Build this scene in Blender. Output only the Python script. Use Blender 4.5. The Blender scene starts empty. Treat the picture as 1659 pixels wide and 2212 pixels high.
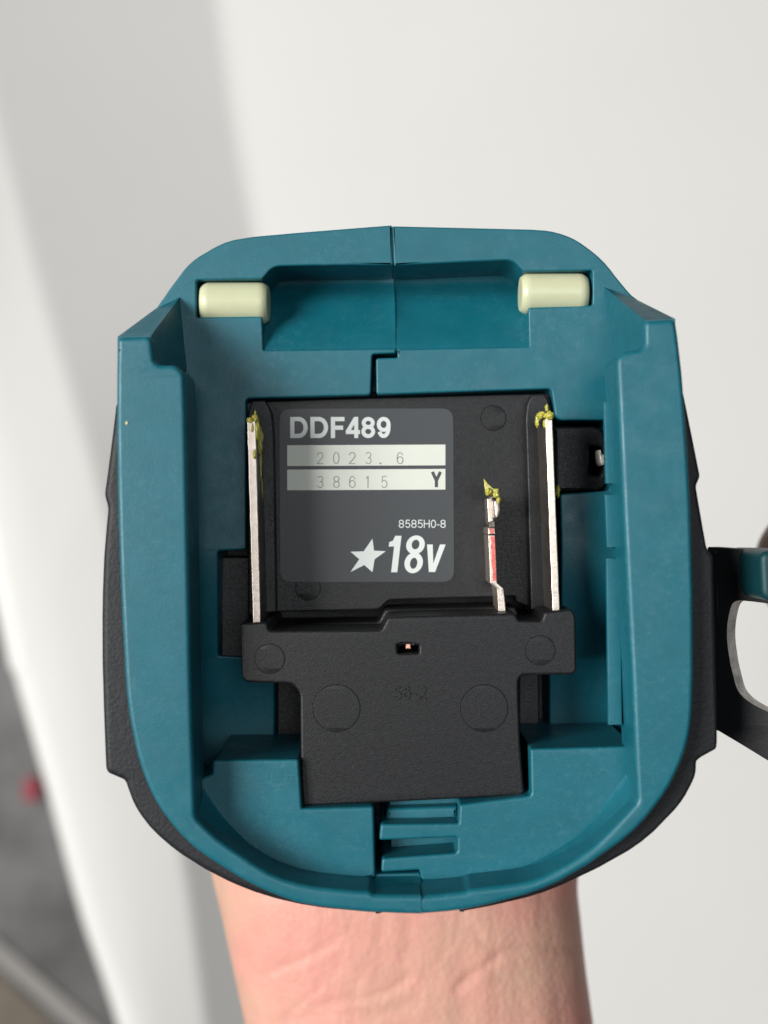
import bpy, bmesh, math, random
from mathutils import Vector, noise
from mathutils.geometry import tessellate_polygon
random.seed(4)
C = bpy.context.scene.collection
S = 0.001                      # everything below is written in millimetres

# ------------------------------------------------------------------ camera
H, FPX = 150.0, 2400.0         # lens to rim of the tool (mm), focal length in units of a 1659-wide frame
cam_d = bpy.data.cameras.new('camera'); cam = bpy.data.objects.new('camera', cam_d); C.objects.link(cam)
cam.location = (0, 0, H*S)
cam_d.sensor_fit = 'HORIZONTAL'; cam_d.sensor_width = 24.0; cam_d.lens = 24.0*FPX/1659
cam_d.clip_start = 0.01; cam_d.clip_end = 20
cam_d.dof.use_dof = True; cam_d.dof.focus_distance = (H+13)*S; cam_d.dof.aperture_fstop = 10.5
bpy.context.scene.camera = cam
sc = bpy.context.scene
sc.view_settings.view_transform = 'Standard'; sc.view_settings.look = 'None'
sc.view_settings.exposure = 0.0; sc.view_settings.gamma = 1
# ------------------------------------------------------------------ room light
w = bpy.data.worlds.new('World'); sc.world = w; w.use_nodes = True
w.node_tree.nodes['Background'].inputs[0].default_value = (0.95, 0.97, 1.0, 1)
w.node_tree.nodes['Background'].inputs[1].default_value = 0.06
def area(name, loc, target, size, power, col):
    d = bpy.data.lights.new(name, 'AREA'); d.energy = power; d.color = col
    d.shape = 'RECTANGLE'; d.size, d.size_y = size
    o = bpy.data.objects.new(name, d); C.objects.link(o); o.location = loc
    o.rotation_euler = (Vector(target)-Vector(loc)).to_track_quat('-Z', 'Y').to_euler()
    return o
area('window_light', (-3.1, 0.45, 3.0), (0, 0, -0.25), (2.0, 2.0), 288.0, (1.0, 0.985, 0.955))
area('fill_light', (0.5, 0.3, 3.0), (0, 0, -0.2), (1.2, 1.2), 22.0, (0.96, 0.98, 1.0))  # added weak fill for sheen, not a known lamp of the room

# ------------------------------------------------------------------ helpers
def U(u, v, z):                # point seen at (u,v) of the 1659x2212 picture, at height z -> mm
    k = (H-z)/FPX
    return ((u-829.5)*k, (1106-v)*k)
def fillet(pts, default):
    """pts (u,v) or (u,v,cut); cut 'a' = smooth curve. Returns dense loop in picture units."""
    n = len(pts); out = []
    for i in range(n):
        p = pts[i]; a = pts[i-1]; b = pts[(i+1) % n]
        c = p[2] if len(p) > 2 else default
        P, A, B = Vector(p[:2]), Vector(a[:2]), Vector(b[:2])
        la, lb = (A-P).length, (B-P).length
        m = 0.48*min(la, lb)
        if c == 'a': c = m
        c = min(c, m)
        if c <= 0.01: out.append(P[:]); continue
        p0, p2 = P+(A-P)*(c/la), P+(B-P)*(c/lb)
        ang = (P-A).angle(B-P, 0)
        ns = max(1, min(7, int(ang/0.13)+1))
        for k in range(ns+1):
            t = k/ns
            q = p0*(1-t)**2 + P*2*t*(1-t) + p2*t*t
            out.append(q[:])
    res = []
    for q in out:
        if not res or (Vector(q)-Vector(res[-1])).length > 0.25: res.append(q)
    if (Vector(res[0])-Vector(res[-1])).length <= 0.25: res.pop()
    return res
def sarea(l): return 0.5*sum(l[i-1][0]*l[i][1]-l[i][0]*l[i-1][1] for i in range(len(l)))
def inset(l, d, seam=None):
    n = len(l); out = []
    flat = [seam is not None and seam[0] < l[i][0] < seam[1] and seam[0] < l[(i+1) % n][0] < seam[1] for i in range(n)]
    for i in range(n):
        p = Vector(l[i]); e1 = (p-Vector(l[i-1])); e2 = (Vector(l[(i+1) % n])-p)
        e1.normalize(); e2.normalize()
        n1 = Vector((-e1.y, e1.x)); n2 = Vector((-e2.y, e2.x))
        if flat[i-1] and flat[i]: out.append(p[:]); continue
        if flat[i-1] or flat[i]:
            d1, d2 = (0, d) if flat[i-1] else (d, 0)
            det = n1.x*n2.y-n1.y*n2.x
            if abs(det) > 0.3:
                out.append((p.x+(d1*n2.y-n1.y*d2)/det, p.y+(n1.x*d2-d1*n2.x)/det)); continue
            out.append((p+(n2 if flat[i-1] else n1)*d)[:]); continue
        m = n1+n2
        if m.length < 1e-6: m = n1.copy()
        m.normalize(); s = max(0.45, m.dot(n1))
        out.append((p+m*(d/s))[:])
    return out
def ramp(v, u=0):               # the channel floor drops towards the end wall
    t = max(0, min(1, (v-1180)/400)); return -7.5*t*t*(3-2*t)
def sink(mb, start):
    for i in range(start, len(mb.v)):
        x, y, z = mb.v[i]
        if z < -18.5: continue
        v = 1106-y*FPX/(H-z); z2 = z+ramp(v); k = (H-z2)/(H-z); mb.v[i] = (x*k, y*k, z2)
class MB:
    def __init__(s): s.v = []; s.f = []; s.m = []
    def add(s, vs, fs, m=0):
        b = len(s.v); s.v += [tuple(q) for q in vs]
        for f in fs: s.f.append(tuple(b+i for i in f)); s.m.append(m)
    def prism(s, loops, z0, z1, r=0.3, zref=None, cut=7, mm=False, m=0, mside=None, segs=4, seam=None):
        if zref is None: zref = z0
        if mside is None: mside = m
        L = []
        for i, lp in enumerate(loops):
            if mm: q = [tuple(x) for x in lp]
            else: q = [U(a, b, zref) for a, b in fillet(lp, cut)]
            a = sarea(q)
            if (i == 0) != (a > 0): q = q[::-1]
            L.append(q)
        rings = []
        for q in L:
            rr = [[(x, y, z1) for x, y in q], [(x, y, z0-r) for x, y in q]]
            for k in range(1, segs+1):
                a = math.pi/2*k/segs
                rr.append([(x, y, z0-r+r*math.sin(a)) for x, y in inset(q, r*(1-math.cos(a)), seam)])
            if r <= 0: rr = [rr[0], [(x, y, z0) for x, y in q]]
            rings.append(rr)
        caps = [[], []]; base = len(s.v)
        for rr in rings:
            n = len(rr[0]); b0 = len(s.v)
            for ring in rr: s.v += ring
            for k in range(len(rr)-1):
                for i in range(n):
                    j = (i+1) % n
                    s.f.append((b0+k*n+i, b0+k*n+j, b0+(k+1)*n+j, b0+(k+1)*n+i)); s.m.append(mside if k == 0 else m)
            caps[0].append([b0+(len(rr)-1)*n+i for i in range(n)])
            caps[1].append([b0+i for i in range(n)])
        for ci, cp in enumerate(caps):
            idx = [i for l in cp for i in l]
            tris = tessellate_polygon([[Vector((s.v[i][0], s.v[i][1], 0)) for i in l] for l in cp])
            for t in tris:
                a, b, c = (idx[k] for k in t)
                ar = (s.v[b][0]-s.v[a][0])*(s.v[c][1]-s.v[a][1])-(s.v[c][0]-s.v[a][0])*(s.v[b][1]-s.v[a][1])
                if abs(ar) < 1e-9: continue
                up = ar > 0
                if ci == 1: up = not up
                s.f.append((a, b, c) if up else (a, c, b)); s.m.append(m)
    def build(s, name, mats, parent=None, smooth=True, angle=32, wn=True):
        me = bpy.data.meshes.new(name)
        o0 = Vector(parent['_o']) if parent is not None and '_o' in parent else Vector((0, 0, 0))
        me.from_pydata([((x*S), (y*S), (z*S)) for x, y, z in s.v], [], s.f)
        if not isinstance(mats, (list, tuple)): mats = [mats]
        for mt in mats: me.materials.append(mt)
        me.polygons.foreach_set('material_index', s.m)
        me.validate(); me.update()
        if smooth:
            me.polygons.foreach_set('use_smooth', [True]*len(me.polygons))
            me.set_sharp_from_angle(angle=math.radians(angle))
        o = bpy.data.objects.new(name, me); C.objects.link(o)
        if parent is not None: o.parent = parent; 
        if smooth and wn:
            md = o.modifiers.new('normals', 'WEIGHTED_NORMAL'); md.keep_sharp = True; md.weight = 80
        return o
def tag(o, label=None, cat=None, group=None, kind=None):
    if label: o['label'] = label
    if cat: o['category'] = cat
    if group: o['group'] = group
    if kind: o['kind'] = kind
    return o
def lin(r, g, b):
    f = lambda c: (c/255/12.92) if c/255 <= 0.04045 else ((c/255+0.055)/1.055)**2.4
    return (f(r), f(g), f(b), 1)
def mat(name, col, rough=0.5, metal=0, spec=0.5, bump=0.0, bscale=2000, mottle=0.0, mscale=150, bump2=0, b2scale=300, rvar=0.0, sss=0, stretch=None, dust=0):
    m = bpy.data.materials.new(name); m.use_nodes = True; nt = m.node_tree; N = nt.nodes; Lk = nt.links
    b = N['Principled BSDF']
    b.inputs['Base Color'].default_value = col; b.inputs['Roughness'].default_value = rough
    b.inputs['Metallic'].default_value = metal; b.inputs['Specular IOR Level'].default_value = spec
    tc = N.new('ShaderNodeTexCoord'); src = tc.outputs['Object']
    if stretch:
        mp = N.new('ShaderNodeMapping'); mp.inputs['Scale'].default_value = stretch; Lk.new(src, mp.inputs[0]); src = mp.outputs[0]
    def nz(scale, detail=3, rgh=0.6):
        n = N.new('ShaderNodeTexNoise'); n.inputs['Scale'].default_value = scale; n.inputs['Detail'].default_value = detail
        n.inputs['Roughness'].default_value = rgh; Lk.new(src, n.inputs['Vector']); return n
    if mottle:
        n = nz(mscale, 6, 0.65); mr = N.new('ShaderNodeMapRange'); mr.inputs[1].default_value = 0.3; mr.inputs[2].default_value = 0.7
        mr.inputs[3].default_value = 1-mottle; mr.inputs[4].default_value = 1+mottle; Lk.new(n.outputs[0], mr.inputs[0])
        mx = N.new('ShaderNodeMix'); mx.data_type = 'RGBA'; mx.blend_type = 'MULTIPLY'; mx.inputs[0].default_value = 1
        mx.inputs[6].default_value = col; Lk.new(mr.outputs[0], mx.inputs[7]); Lk.new(mx.outputs[2], b.inputs['Base Color'])
    if dust:
        n = nz(900, 4, 0.75); n2 = nz(75, 3, 0.6)
        a1 = N.new('ShaderNodeMapRange'); a1.inputs[1].default_value = 0.50; a1.inputs[2].default_value = 0.78; a1.inputs[4].default_value = dust; Lk.new(n.outputs[0], a1.inputs[0])
        a2 = N.new('ShaderNodeMapRange'); a2.inputs[1].default_value = 0.38; a2.inputs[2].default_value = 0.68; Lk.new(n2.outputs[0], a2.inputs[0])
        mm_ = N.new('ShaderNodeMath'); mm_.operation = 'MULTIPLY'; Lk.new(a1.outputs[0], mm_.inputs[0]); Lk.new(a2.outputs[0], mm_.inputs[1])
        dx = N.new('ShaderNodeMix'); dx.data_type = 'RGBA'; Lk.new(mm_.outputs[0], dx.inputs[0]); Lk.new(mx.outputs[2], dx.inputs[6]); dx.inputs[7].default_value = (0.16, 0.33, 0.38, 1)
        Lk.new(dx.outputs[2], b.inputs['Base Color'])
    if rvar:
        n = nz(mscale*1.7, 5, 0.6); mr = N.new('ShaderNodeMapRange'); mr.inputs[1].default_value = 0.3; mr.inputs[2].default_value = 0.7
        mr.inputs[3].default_value = rough-rvar; mr.inputs[4].default_value = rough+rvar; Lk.new(n.outputs[0], mr.inputs[0]); Lk.new(mr.outputs[0], b.inputs['Roughness'])
    last = None
    for amt, scl in ((bump, bscale), (bump2, b2scale)):
        if amt:
            n = nz(scl, 3, 0.6); bp = N.new('ShaderNodeBump'); bp.inputs['Strength'].default_value = 1
            bp.inputs['Distance'].default_value = amt*S; Lk.new(n.outputs[0], bp.inputs['Height'])
            if last: Lk.new(last.outputs[0], bp.inputs['Normal'])
            last = bp
    if last: Lk.new(last.outputs[0], b.inputs['Normal'])
    if sss:
        b.inputs['Subsurface Weight'].default_value = sss; b.inputs['Subsurface Scale'].default_value = 0.0008
    return m
M = {}
M['teal'] = mat('teal_plastic', (0.004, 0.120, 0.163, 1), 0.45, spec=0.52, bump=0.03, bscale=3400, mottle=0.08, mscale=170, rvar=0.08, bump2=0.02, b2scale=420, dust=0.22)
M['black'] = mat('black_glass_filled_plastic', (0.010, 0.0105, 0.012, 1), 0.47, spec=0.42, bump=0.05, bscale=3900, mottle=0.45, mscale=1500, rvar=0.10)
M['dull'] = mat('black_smooth_plastic', (0.012, 0.012, 0.014, 1), 0.5, spec=0.45, bump=0.05, bscale=2300)
M['pit'] = mat('black_plastic_groove', (0.004, 0.004, 0.005, 1), 0.8, spec=0.1)
M['dark_teal'] = mat('dark_teal_plastic', (0.003, 0.045, 0.055, 1), 0.5, spec=0.4)
M['rubber'] = mat('black_rubber', (0.010, 0.011, 0.014, 1), 0.58, spec=0.45, bump=0.10, bscale=1900, mottle=0.2)
M['cream'] = mat('cream_green_nylon', (0.60, 0.62, 0.41, 1), 0.34, spec=0.5, bump=0.02, bscale=800, mottle=0.04, sss=0.15)
M['metal'] = mat('plated_copper', (0.64, 0.56, 0.49, 1), 0.38, metal=0.95, bump=0.03, bscale=1500, mottle=0.12, mscale=900)
M['metal_side'] = mat('dark_shaded_plating', (0.14, 0.125, 0.11, 1), 0.4, metal=0.8, mottle=0.3, mscale=500)  # dark plating; on blade sides, shade and dark reflection put into the colour
M['metal_edge'] = mat('sheared_steel', (0.80, 0.76, 0.70, 1), 0.40, metal=0.25, bump=0.15, bscale=700, mottle=0.5, mscale=350)
M['copper'] = mat('copper', (0.75, 0.42, 0.30, 1), 0.4, metal=0.7, bump=0.05)
M['red'] = mat('red_plating', (0.75, 0.16, 0.14, 1), 0.5, bump=0.1, bscale=1600, mottle=0.4, mscale=1200)
M['grease'] = mat('yellow_grease', (0.58, 0.54, 0.10, 1), 0.14, spec=0.6, bump=0.05, bscale=500, mottle=0.15, mscale=500, sss=0.6)
M['grease'].node_tree.nodes['Principled BSDF'].inputs['Transmission Weight'].default_value = 0.15
M['sticker'] = mat('grey_label_film', (0.046, 0.051, 0.056, 1), 0.40, spec=0.4, bump=0.012, bscale=2500)
M['ink'] = mat('white_print', (0.66, 0.70, 0.68, 1), 0.5, mottle=0.03)
M['bar'] = mat('blank_print_field', (0.66, 0.69, 0.62, 1), 0.45, mottle=0.03, mscale=120)
M['dark_ink'] = mat('dark_print', (0.05, 0.055, 0.06, 1), 0.5)
M['thin_ink'] = mat('thin_grey_print', (0.16, 0.16, 0.16, 1), 0.5)
M['hook'] = mat('black_painted_steel', (0.008, 0.009, 0.011, 1), 0.5, spec=0.2, bump=0.05, bscale=900)
M['white'] = mat('white_enamel', (0.735, 0.73, 0.71, 1), 0.45, spec=0.35, mottle=0.015, mscale=6)
M['floor'] = mat('grey_terrazzo', (0.115, 0.113, 0.112, 1), 0.7, mottle=0.5, mscale=14)
M['trim'] = mat('pale_grout', (0.24, 0.23, 0.22, 1), 0.7)
M['brown'] = mat('brown_floor', (0.14, 0.115, 0.09, 1), 0.7, mottle=0.3, mscale=9)
M['grease_dry'] = mat('pale_flake', (0.6, 0.58, 0.3, 1), 0.6)
M['redthing'] = mat('red_plastic', (0.26, 0.04, 0.06, 1), 0.7)

def root(name, loc, label, cat):
    o = bpy.data.objects.new(name, None); C.objects.link(o); o.location = loc; o.empty_display_size = 0.01
    return tag(o, label, cat)
drill = root('cordless_drill', (0, 0, 0), 'teal cordless drill held up with the open battery mount of its grip facing the camera', 'drill')

# ------------------------------------------------------------------ teal housing, two moulded halves
F, ST, LIP = -17.0, -6.5, -8.5
A = 'a'
outL = [(827,1975,A),(746,1970,A),(648,1954,A),(615,1944,A),(547,1916,A),(482,1877,A),(417,1834,A),(368,1782,A),(332,1730,A),(303,1662,A),(287,1600,A),(275,1531,A),(270,1481,A),(262,1334,A),(256,1204,A),(251,1000,A),(250,875,A)]
inL = [(399,835,A),(401,900,A),(405,1100,A),(408,1250,A),(411,1400,A),(413,1512,A),(418,1640,A),(422,1768,12),(466,1812,A),(514,1845,A),(580,1889,A),(645,1912,A),(729,1924,A),(798,1927,5),(808,1934,5)]
rimL = [(911.5,1977,1)]+outL+[(252,727,15),(327,725,14),(333,780,10),(346,788,6),(379,788,10),(397,806,10)]+inL+[(909,1935,1)]
outR = [(1479,854,A),(1485,940,A),(1491,1026,A),(1498,1202,A),(1500,1348,A),(1500,1495,A),(1495,1568,A),(1486,1612,A),(1477,1639,A),(1451,1697,A),(1418,1746,A),(1373,1798,A),(1308,1847,A),(1243,1890,A),(1178,1922,A),(1096,1948,A),(996,1970,A)]
inR = [(1006,1927,6),(1016,1922,6),(1145,1907,A),(1210,1879,A),(1275,1837,A),(1301,1815,A),(1357,1756,A),(1378,1732,10),(1371,1600,A),(1368,1509,A),(1360,1348,A),(1352,1202,A),(1344,1026,A),(1338,900,A),(1334,810,A)]
rimR = [(910,1937,1)]+inR+[(1332,775,12),(1350,758,8),(1384,754,6),(1393,744,6),(1392,692,14),(1460,688,15),(1471,763,A)]+outR+[(912.5,1976,1)]

def wall_strip(mb, rim, flo, z0, z1, n=6):
    a = [U(u, v, z0) for u, v in rim]; b = [U(u, v, z1) for u, v in flo]
    def resample(p, k=28):
        out = []
        for i in range(k+1):
            t = i/k*(len(p)-1); j = min(int(t), len(p)-2); f = t-j
            p0, p1, p2, p3 = (Vector(p[max(0, min(len(p)-1, q))]) for q in (j-1, j, j+1, j+2))
            out.append(0.5*((2*p1)+(p2-p0)*f+(2*p0-5*p1+4*p2-p3)*f*f+(3*p1-p0-3*p2+p3)*f**3))
        return out
    a, b = resample(a), resample(b); k = len(a)
    vs = []
    for i in range(n+1):
        t = i/n; zz = z0+(z1-z0)*(1-(1-t)**1.6)
        vs += [(*(p+(q-p)*t), zz) for p, q in zip(a, b)]
    fs = []
    for i in range(n):
        for j in range(k-1):
            fs.append((i*k+j, i*k+j+1, (i+1)*k+j+1, (i+1)*k+j))
    # orient upward
    p, q, r_ = (Vector(vs[x]) for x in fs[0][:3])
    if (q-p).cross(r_-p).z < 0: fs = [f[::-1] for f in fs]
    mb.add(vs, fs)
def solid(mb, top, bot):       # closed block from matching top and bottom rings of (u,v,z)
    vs = [(*U(u, v, z), z) for u, v, z in top+bot]; n = len(top)
    fs = [tuple(range(n)), tuple(range(2*n-1, n-1, -1))]
    for i in range(n):
        j = (i+1) % n; fs.append((i, i+n, j+n, j))
    p = [Vector(vs[i]) for i in fs[0]]
    a = sum((p[i-1].x*p[i].y-p[i].x*p[i-1].y) for i in range(n))
    if a < 0: fs = [f[::-1] for f in fs]
    mb.add(vs, fs)

# --- left half
L = MB()
L.prism([rimL], 0, LIP, 0.75, segs=5, seam=(4.9, 5.3))
L.prism([[(909,1972,2)]+[(u+3, v-2, c) for u, v, c in outL]+[(256,735,4),(308,735,4),(305,1500,A),(330,1660,A),(420,1800,A),(560,1900,A),(700,1948,A),(905,1962,2)]], LIP-0.02, -33, 0.0, zref=0)
plateL = [(846,486,2),(756,493,A),(600,505.5,A),(525,513,A),(486,522,A),(444,544,A),(411,566,A),(379,605,A),(350,648,A),(336,667,A),(326,690,A),(322,800,A),(318,1180,0),(318,1230,0),(318,1280,0),(318,1330,0),(319,1380,0),(320,1430,0),(322,1480,0),(326,1530,0),(332,1580,0),(345,1640,A),(400,1690,5),
          (592,1690,3),(592,1600,0),(592,1560,0),(592,1520,0),(592,1480,0),(592,1424,3),(470,1417,6),(470,1370,0),(470,1320,0),(470,1270,0),(470,1230,0),(470,1190,6),(531,1187,6),(531,861,9),(801,853,8),(804,765,6),(856,763,5),(855,752,1),(569,756,2),(566,682,6),(424,685,5),(424,605,5),(566,603,4),(590,575,16),(700,572,A),(849,572,1)]
n0 = len(L.v); L.prism([plateL], F, -32, 0.30); sink(L, n0)
stepL = [(459,1642,9),(645,1641,6),(652,1747,3),(807,1743,7),(811,1895,3),(740,1905,A),(680,1915,A),(600,1895,A),(520,1850,A),(455,1795,A),(424,1750,A),(428,1685,4),(458,1672,3)]
L.prism([stepL], ST, -32, 0.4)
L.prism([[(811,1888,2),(907,1886,2),(909,1940,2),(790,1945,2)]], ST-0.6, -20, 0.3)
wall_strip(L, [(424,1768),(466,1811),(514,1844),(580,1888),(645,1911),(729,1923),(800,1926)], [(440,1702),(482,1764),(547,1829),(612,1868),(680,1888),(740,1897),(806,1899)], -1.2, ST)
wall_strip(L, [(800,1928),(850,1933),(909,1936)], [(812,1893),(860,1892),(909.5,1891)], -1.2, ST-0.6)
solid(L, [(325.5,725.6,-0.8),(254,727.6,-0.8),(254,800,-0.8),(331,800,-0.8)], [(388,642,F),(336,667,F),(322,780,F),(404,800,F)])
# recess floor
def recess(mb, u0a, u1a, u0b, u1b, vtop, vlow):
    prof = [(vlow+1, F-0.25), (vlow-18, F-0.9), (vlow-45, F-2.6), (vlow-70, F-4.4), (vlow-95, F-6.2), (vlow-106, F-7.2), (vlow-116, F-8.4), (vlow-126, F-9.8), (vlow-136, F-10.7), (vlow-146, F-11.0), (vtop-20, F-11.0)]
    vs = []; n = 12
    for i, (v, z) in enumerate(prof):
        t = i/(len(prof)-1)
        for k in range(n+1):
            s_ = k/n
            ua, ub = u0a+(u0b-u0a)*t, u1a+(u1b-u1a)*t
            e = 0.8*max(0, 1-min(s_, 1-s_)*14)  if t > 0.2 else 0
            vs.append((*U(ua+(ub-ua)*s_, v-(s_-0.5)*6, z+e), z+e))
    fs = [(i*(n+1)+k, i*(n+1)+k+1, (i+1)*(n+1)+k+1, (i+1)*(n+1)+k) for i in range(len(prof)-1) for k in range(n)]
    mb.add(vs, fs)
recess(L, 567, 855, 560, 850.5, 574, 757)
L.prism([[(838,490,1),(856,490,1),(856,566,1),(838,566,1)]], F-0.35, -29, 0, cut=0)
L.prism([[(893,1937,1),(924,1938,1),(924,1970,1),(895,1970,1)]], -1.6, -28, 0, cut=0)
L.prism([[(893,1890,1),(909.5,1890,1),(909,1940,1),(893,1940,1)]], ST-0.55, -28, 0, cut=0)
halfL = L.build('housing_half', M['teal'], drill)
halfL['label'] = 'left teal half of the battery mount'
# --- right half
R = MB()
R.prism([rimR], 0, LIP, 0.75, segs=5, seam=(4.9, 5.3))
R.prism([[(915,1972,2),(905+10,1962,2),(1000,1960,A),(1150,1915,A),(1290,1830,A),(1390,1725,A),(1430,1630,A),(1440,1500,A),(1420,735,4),(1455,700,4)]+[(u-3, v-1, c) for u, v, c in outR]], LIP-0.02, -33, 0.0, zref=0)
plateR = [(848,488,2),(851,573,1),(980,567,A),(1107,561,16),(1132,587,4),(1280,584,5),(1280,659,5),(1141,664,6),(1143,748,2),(857.5,754,1),(859,772,4),(812,773.5,7),(813,852.5,8),(1191,840,9),(1200,900,8),(1213,908,6),(1314,907,8),(1318,1060,12),(1210,1067,6),
          (1213,1180,0),(1213,1250,0),(1213,1320,0),(1213,1402,3),(1187,1404,3),(1187,1460,0),(1187,1510,0),(1187,1560,0),(1188,1600,0),(1188,1690,3),(1350,1680,5),(1395,1600,A),(1400,1560,0),(1404,1510,0),(1408,1460,0),(1410,1400,0),(1411,1340,0),(1411,1280,0),(1410,1220,0),(1410,1170,0),(1404,760,A),(1388,670,A),(1380,648,A),(1366,639,A),(1340,610,A),(1308,567,A),(1275,538,A),(1236,512,A),(1194,499,A),(1163,495.5,A),(1000,491.5,A)]
n0 = len(R.v); R.prism([plateR], F, -32, 0.30); sink(R, n0)
stepR = [(1146,1618,6),(1148,1719,8),(993,1739,5),(991,1779,3),(822,1781,7),(819,1816,7),(988,1809,4),(988,1843,8),(825,1855,7),(823,1885,7),(906,1880,4),(910,1900,3),(912,1935,3),(1020,1915,A),(1145,1895,A),(1236,1850,A),(1300,1790,A),(1352,1720,A),(1370,1650,A),(1372,1612,4)]
R.prism([stepR], ST, -32, 0.4)
R.prism([[(836,1747,4),(988,1742,4),(988,1772,4),(832,1776,4)]], ST-3.2, -20, 0.5)
R.prism([[(840,1700,4),(1000,1700,4),(1000,1880,4),(846,1880,4)]], ST-5.2, -20, 0.2)
wall_strip(R, [(1014,1924),(1080,1917),(1145,1907),(1210,1879),(1275,1837),(1320,1796),(1357,1756),(1379,1730)], [(1012,1890),(1080,1882),(1145,1866),(1236,1814),(1275,1778),(1300,1748),(1321,1716),(1362,1660)], -1.2, ST)
wall_strip(R, [(909.6,1938),(960,1934),(1006,1929),(1016,1923)], [(910,1899),(960,1897),(996,1893),(1014,1889)], -1.2, ST)
solid(R, [(1393.5,692.6,-0.8),(1458.5,688.8,-0.8),(1461,790,-0.8),(1396,790,-0.8)], [(1305,620,F),(1379,649,F),(1395,780,F),(1333,782,F)])
recess(R, 852.5, 1142, 852.5, 1146, 574, 754)
for k, (v0, v1, du) in enumerate([(15.5, 4, 0), (2.5, -5, 0.15), (-6.5, -30, 0.35)]):
    R.prism([[(30.95+du, v0), (32.9+du, v0), (32.9+du+0.3, v1), (30.95+du+0.3, v1)]], -6.4, -7.2, 0.22, mm=True, segs=2)
halfR = R.build('housing_half', M['teal'], drill)
halfR['label'] = 'right teal half of the battery mount'
# closing back of the mount, grip and motor housing hidden behind
bk = MB()
bk.prism([[(850,500,A),(600,515,A),(440,575,A),(370,680,A),(335,800,A),(335,1500,A),(420,1720,A),(620,1850,A),(860,1885,A),(1100,1850,A),(1300,1720,A),(1400,1500,A),(1400,800,A),(1330,620,A),(1180,515,A)]], -32.01, -36, 0.0, zref=-30)
bk.build('mount_back', M['teal'], drill)
def tube(mb, rings, n=32):     # rings of (centre, ax, ay) ellipses with given basis
    b0 = len(mb.v)
    for c, ex, ey in rings:
        for i in range(n):
            a = 2*math.pi*i/n
            p = Vector(c)+Vector(ex)*math.cos(a)+Vector(ey)*math.sin(a); mb.v.append(p[:])
    for k in range(len(rings)-1):
        for i in range(n):
            j = (i+1) % n; mb.f.append((b0+k*n+i, b0+k*n+j, b0+(k+1)*n+j, b0+(k+1)*n+i)); mb.m.append(0)
    mb.f.append(tuple(b0+i for i in range(n))[::-1]); mb.m.append(0)
    mb.f.append(tuple(b0+(len(rings)-1)*n+i for i in range(n))); mb.m.append(0)
hd = MB()
tube(hd, [((2, -2+(-z-34)*0.03, z), (rx, 0, 0), (0, ry, 0)) for z, rx, ry in ((-34,27,30),(-42,21,26),(-55,17,22),(-80,16.5,21),(-110,17,21),(-128,20,24))])
hd.build('grip', M['rubber'], drill)
mh = MB()
tube(mh, [((2, y, -150), (r, 0, 0), (0, 0, -r)) for y, r in ((-34,14),(-33,24),(-20,27),(30,27),(42,25),(46,20),(66,19),(70,12))])
mh.build('motor_housing', M['teal'], drill)

# ------------------------------------------------------------------ rubber bumpers round the foot
gl = MB()
gl.prism([[(262,862,3),(248,874,3),(236,975,A),(223,1068,8),(231,1098,8),(224,1165,A),(219,1242,A),(217,1383,A),(219,1480,A),(223,1595,A),(226,1662,6),(231,1672,6),(268,1688,7),(277,1715,A),(289,1745,A),(319,1789,A),(368,1834,A),(417,1867,A),(466,1896,A),(547,1932,A),(648,1959,A),(746,1971,A),(827,1976,2),
           (827,1955,2),(648,1925,A),(547,1885,A),(437,1802,A),(370,1710,A),(325,1600,A),(310,1480,A),(300,1300,A),(290,1100,A),(280,870,4)]], -3.5, -33, 1.0, cut=6)
gl.build('rubber_bumper', M['rubber'], drill)
gr = MB()
gr.prism([[(1458,838,3),(1478,850,3),(1492,918,A),(1514,1029,6),(1505,1050,6),(1515,1110,A),(1528,1183,6),(1542,1205,6),(1546,1400,A),(1551,1577,A),(1551,1606,6),(1549,1619,5),(1516,1637,6),(1506,1645,5),(1505,1675,A),(1480,1727,A),(1438,1776,A),(1389,1821,A),(1327,1860,A),(1249,1899,A),(1178,1930,A),(1100,1952,A),(993,1972,2),
           (993,1950,2),(1090,1925,A),(1178,1895,A),(1290,1820,A),(1390,1720,A),(1450,1600,A),(1465,1480,A),(1460,1200,A),(1455,1000,A),(1450,860,3)]], -3.5, -33, 0.6, cut=6)
gr.build('rubber_bumper', M['rubber'], drill)

# ------------------------------------------------------------------ cream rollers
def roller(u0, u1, v0, v1, zc):
    mb = MB()
    x0, y0 = U(u0, v0, zc+4); x1, y1 = U(u1, v1, zc+4)
    ym = (y0+y1)/2; r = abs(y0-y1)/2+0.55
    rings = []
    L_ = x1-x0
    for t, k in ((0,0.80),(0.2,0.86),(0.5,0.93),(0.9,0.985),(1.5,1.0)):
        rings.append((x0+t, k))
    rings += [(x1-t, k) for t, k in ((1.5,1.0),(0.9,0.985),(0.5,0.93),(0.2,0.86),(0,0.80))]
    tube(mb, [((x, ym, zc), (0, r*k, 0), (0, 0, r*k)) for x, k in rings], 48)
    return mb.build('roller', M['cream'], drill, angle=50)
roller(426, 575, 607, 683, -19.2)
roller(1130, 1278, 587, 661, -19.2)

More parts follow.
